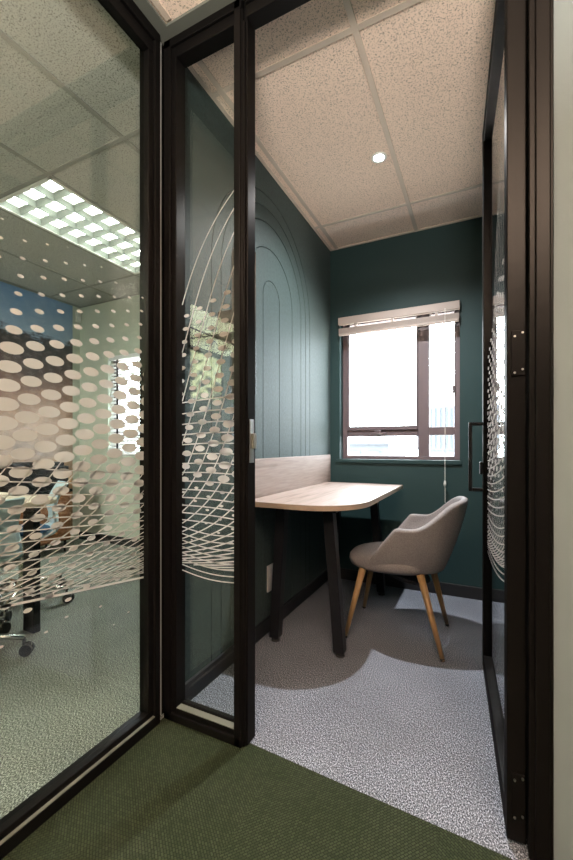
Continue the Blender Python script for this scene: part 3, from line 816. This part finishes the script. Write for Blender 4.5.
tag(muo, 'large printed mural of a mountain under blue sky on the far meeting room wall', 'mural')
se = MB(); se.box((XM+.003, 2.985, 2.455), (XM+.045, 3.035, 2.585)); seo = se.build('motion_sensor', 'sensor', bevel=.008)
tag(seo, 'small pale motion sensor high in the meeting room corner beside the mural', 'sensor')
ln = MB(); ln.box((XM+.0452, 2.993, 2.475), (XM+.050, 3.027, 2.520)); ln.build('sensor_lens', 'housing', seo, bevel=.002)

# ------------------------------------------------------------------ meeting table, cabinet, chairs
mt = thing('meeting_table', (-2.9, 1.42, 0), 'pale meeting table on black slab legs behind the dotted glass', 'table')
tp = MB()
n = 20; xe0, xe1, ye0, ye1, rr = -3.25, -2.22, .30, 1.55, .12
pl = []
for cx, cy, a0 in ((xe1-rr, ye0+rr, -PI/2), (xe1-rr, ye1-rr, 0), (xe0+rr, ye1-rr, PI/2), (xe0+rr, ye0+rr, PI)):
    for k in range(9): t = a0+PI/2*k/8; pl.append((cx+rr*math.cos(t), cy+rr*math.sin(t)))
tp.prism(pl, .725, .752); tp.build('tabletop', 'tabletop', mt, bevel=.003)
for x, y in ((-2.315, 1.405), (-3.10, 1.405), (-2.315, .62), (-3.10, .62)):
    l_ = MB(); l_.box((x-.05, y-.02, 0), (x+.05, y+.02, .690)); l_.build('leg', 'black', mt, bevel=.004)
for y in (1.405, .62):
    r_ = MB(); r_.box((-3.15, y-.02, .690), (-2.265, y+.02, .7245)); r_.build('under_rail', 'black', mt, bevel=.002)

cb = thing('wooden_cabinet', (-3.88, 2.50, 0), 'low brown wooden cabinet in the far corner below the mural', 'cabinet')
b_ = MB(); b_.box((-4.10, 1.85, .12), (-3.72, 2.645, .60)); b_.build('body', 'cabwood', cb, bevel=.004)
b_ = MB(); b_.box((-4.11, 1.83, .60), (-3.71, 2.66, .63)); b_.build('top', 'black', cb, bevel=.003)
for y0, y1 in ((1.865, 2.242), (2.252, 2.63)):
    b_ = MB(); b_.box((-3.72, y0, .135), (-3.705, y1, .585)); do = b_.build('door', 'cabwood', cb, bevel=.002)
    h_ = MB(); ym = y1-.05 if y0 < 2.0 else y0+.05; h_.box((-3.704, ym-.006, .34), (-3.690, ym+.006, .46)); h_.build('handle', 'black', do, bevel=.002)
for x, y in ((-4.06, 1.89), (-3.76, 1.89), (-4.06, 2.61), (-3.76, 2.61)):
    b_ = MB(); b_.cyl((x, y, 0), (x, y, .12), .011, .014, 12); b_.build('leg', 'black', cb)
pr = MB(); pr.box((-4.06, 2.10, .631), (-3.74, 2.64, .86)); pr.box((-4.05, 2.12, .861), (-3.78, 2.62, .90)); po = pr.build('black_box', 'black', bevel=.008)
tag(po, 'black box-like appliance standing on the brown cabinet in the far corner', 'appliance')

def office_chair(label, loc, rot, first=None):
    if first is not None:
        r = copy_tree(first); r.location = loc; r.rotation_euler = (0, 0, rot); r['label'] = label; return r
    r = thing('office_chair', loc, label, 'chair', 'castor chairs round the meeting table', rot, world=False)
    prof = [(.235, .425), (.225, .450), (.15, .462), (0, .452), (-.12, .455), (-.185, .490), (-.200, .56), (-.185, .63), (-.205, .70), (-.245, .775), (-.262, .80)]
    # resample the side profile smoothly
    P = [Vector((x, z)) for x, z in prof]; Q = []
    for i in range(len(P)-1):
        p0, p1, p2, p3 = P[max(i-1, 0)], P[i], P[i+1], P[min(i+2, len(P)-1)]
        for k in range(4):
            t = k/4; Q.append(.5*((2*p1)+(p2-p0)*t+(2*p0-5*p1+4*p2-p3)*t*t+(3*p1-p0-3*p2+p3)*t**3))
    Q.append(P[-1]); W = 10; vs = []
    for i, q in enumerate(Q):
        for k in range(W+1):
            u = -1+2*k/W; hw = .215 if i < 20 else .215-.03*(i-20)/20
            vs.append((q.x+(.035*u*u if i > 20 else 0), hw*u, q.y+(.018*u*u if i <= 20 else 0)))
    fs = [(i*(W+1)+k, i*(W+1)+k+1, (i+1)*(W+1)+k+1, (i+1)*(W+1)+k) for i in range(len(Q)-1) for k in range(W)]
    s_ = MB().add(vs, fs).build('shell', 'shell', r, smooth=True)
    so = s_.modifiers.new('thick', 'SOLIDIFY'); so.thickness = .010
    pd = MB(); pd.prism([(.19*math.cos(2*PI*k/28)+.03, .18*math.sin(2*PI*k/28)) for k in range(28)], .476, .500); pd.build('seat_pad', 'seatblue', r, bevel=.010)
    c_ = MB(); c_.cyl((0, 0, .10), (0, 0, .26), .026, .026, 18); c_.cyl((0, 0, .26), (0, 0, .425), .015, .015, 18); c_.cyl((0, 0, .425), (0, 0, .443), .09, .09, 18); c_.build('gas_column', 'chrome', r)
    for k in range(5):
        a = 2*PI*k/5; u = Vector((math.cos(a), math.sin(a), 0)); v = Vector((-u.y, u.x, 0))
        b = MB(); p = u*.30
        b.tube([(u*.02+Vector((0, 0, .118))), (u*.16+Vector((0, 0, .108))), (p+Vector((0, 0, .090)))], .0125, 10); ar = b.build('base_arm', 'chrome', r, smooth=True)
        w = MB(); c0 = p+Vector((0, 0, .029))+u*.012
        w.cyl(c0-v*.024, c0-v*.006, .029, .029, 18); w.cyl(c0+v*.006, c0+v*.024, .029, .029, 18); w.cyl(p+Vector((0, 0, .05)), p+Vector((0, 0, .088)), .008, .008, 10)
        cs = w.build('castor', 'rubber', ar)
        hd_ = MB(); hd_.obox(c0, u, v, (0, 0, 1), (-.020, -.0055, .004), (.022, .0055, .033)); hd_.build('castor_hood', 'chrome', r)
    return r
ch1 = office_chair('pale blue shell chair on chrome castors at the near left end of the meeting table', (-2.31, 1.03, 0), 0)
ch1.rotation_euler = (0, 0, math.atan2(1.226-1.03, -2.083+2.31)+4*PI/5)
office_chair('pale blue shell chair on chrome castors beyond the black table leg', (-2.80, 1.64, 0), math.atan2(1.77-1.64, -2.528+2.80)+PI*.0-2*PI*2/5, ch1)

# ------------------------------------------------------------------ outside
gr = MB(); gr.box((-60, 6, -6.2), (50, 80, -6)); struct('ground_outside', gr, 'ground')
b1 = thing('far_building', (-8.5, 26, -6), 'pale low building across the street, seen in the lower window panes', 'building')
b_ = MB(); b_.box((-11.5, 24, -6), (-5.0, 30, 1.15)); b_.build('walls', 'hill', b1)
b_ = MB(); b_.box((-11.8, 23.8, 1.15), (-4.8, 30.2, 1.30)); b_.build('roof', 'roof', b1)
for k in range(5):
    b_ = MB(); b_.box((-11.0+1.2*k, 23.95, -.2), (-10.3+1.2*k, 24.02, .75)); b_.build('window', 'roof', b1)
b2 = thing('ribbed_shed', (-1.5, 17, -6), 'pale shed with ribbed cladding outside the narrow right window pane', 'building')
b_ = MB(); b_.box((-2.2, 16, -6), (2.0, 20, .9)); b_.build('walls', 'hill', b2)
b_ = MB(); b_.box((-2.25, 15.9, .9), (2.1, 20.1, 2.55))
for k in range(24): b_.box((-2.2+.18*k, 15.84, .95), (-2.12+.18*k, 15.9, 2.5))
b_.build('ribbed_cladding', 'hill', b2)

# ------------------------------------------------------------------ lights
def area(name, loc, sx_, sy_, power, c=(1, 1, 1), rot=(0, 0, 0)):
    l = bpy.data.lights.new(name, 'AREA'); l.shape = 'RECTANGLE'; l.size = sx_; l.size_y = sy_; l.energy = power; l.color = c
    o = bpy.data.objects.new(name, l); col.objects.link(o); o.location = loc; o.rotation_euler = rot; return o
def spot(name, loc, target, power, angle, blend, c=(1, 1, 1), rad=.03):
    l = bpy.data.lights.new(name, 'SPOT'); l.energy = power; l.spot_size = math.radians(angle); l.spot_blend = blend; l.color = c; l.shadow_soft_size = rad
    o = bpy.data.objects.new(name, l); col.objects.link(o); o.location = loc
    o.rotation_euler = (Vector(target)-Vector(loc)).to_track_quat('-Z', 'Y').to_euler(); return o
spot('downlight_lamp', (-.504, 2.177, CH-.012), (-.504, 2.177, 0), 260, 138, .9, (.97, .98, 1.0), .022)
# warm office panel behind the camera, plus two added fill lights
area('added_meeting_fill', (-3.5, .2, CH-.012), .55, 1.15, 60, (.96, 1.0, .93))  # added fill, makes up for the weak luminaire tubes
area('office_panel_lamp', (.9, -.9, CH-.012), .55, 1.15, 13, (1.0, .95, .88))
area('added_ceiling_fill', (.3, -1.0, 1.85), .3, 1.2, 300, (1.0, .92, .82), (PI, 0, 0))  # upward fill added to brighten the ceilings, not a fitting of the office

w = bpy.data.worlds.new('overcast'); sc.world = w; w.use_nodes = True
bg = w.node_tree.nodes['Background']; bg.inputs[0].default_value = (.86, .94, 1.0, 1); bg.inputs[1].default_value = 24.0

# ------------------------------------------------------------------ camera
cam = bpy.data.cameras.new('camera'); co = bpy.data.objects.new('camera', cam); col.objects.link(co)
co.location = (0, 0, 1.06); co.rotation_euler = (PI/2, 0, .45587)
cam.sensor_fit = 'HORIZONTAL'; cam.sensor_width = 36.0; cam.lens = 397.96/573*36; cam.shift_y = 15.9/573; cam.clip_start = .02
sc.camera = co
sc.view_settings.view_transform = 'Standard'; sc.view_settings.look = 'None'; sc.view_settings.gamma = 1.0; sc.view_settings.use_curve_mapping = False
sc.view_settings.exposure = 0.2
sc.cycles.use_denoising = True
sc.cycles.max_bounces = 10; sc.cycles.transparent_max_bounces = 24
sc.cycles.sample_clamp_indirect = 6.0
sc.cycles.caustics_reflective = False; sc.cycles.caustics_refractive = False
for o in list(bpy.data.objects):
    if '_world' in o: del o['_world']
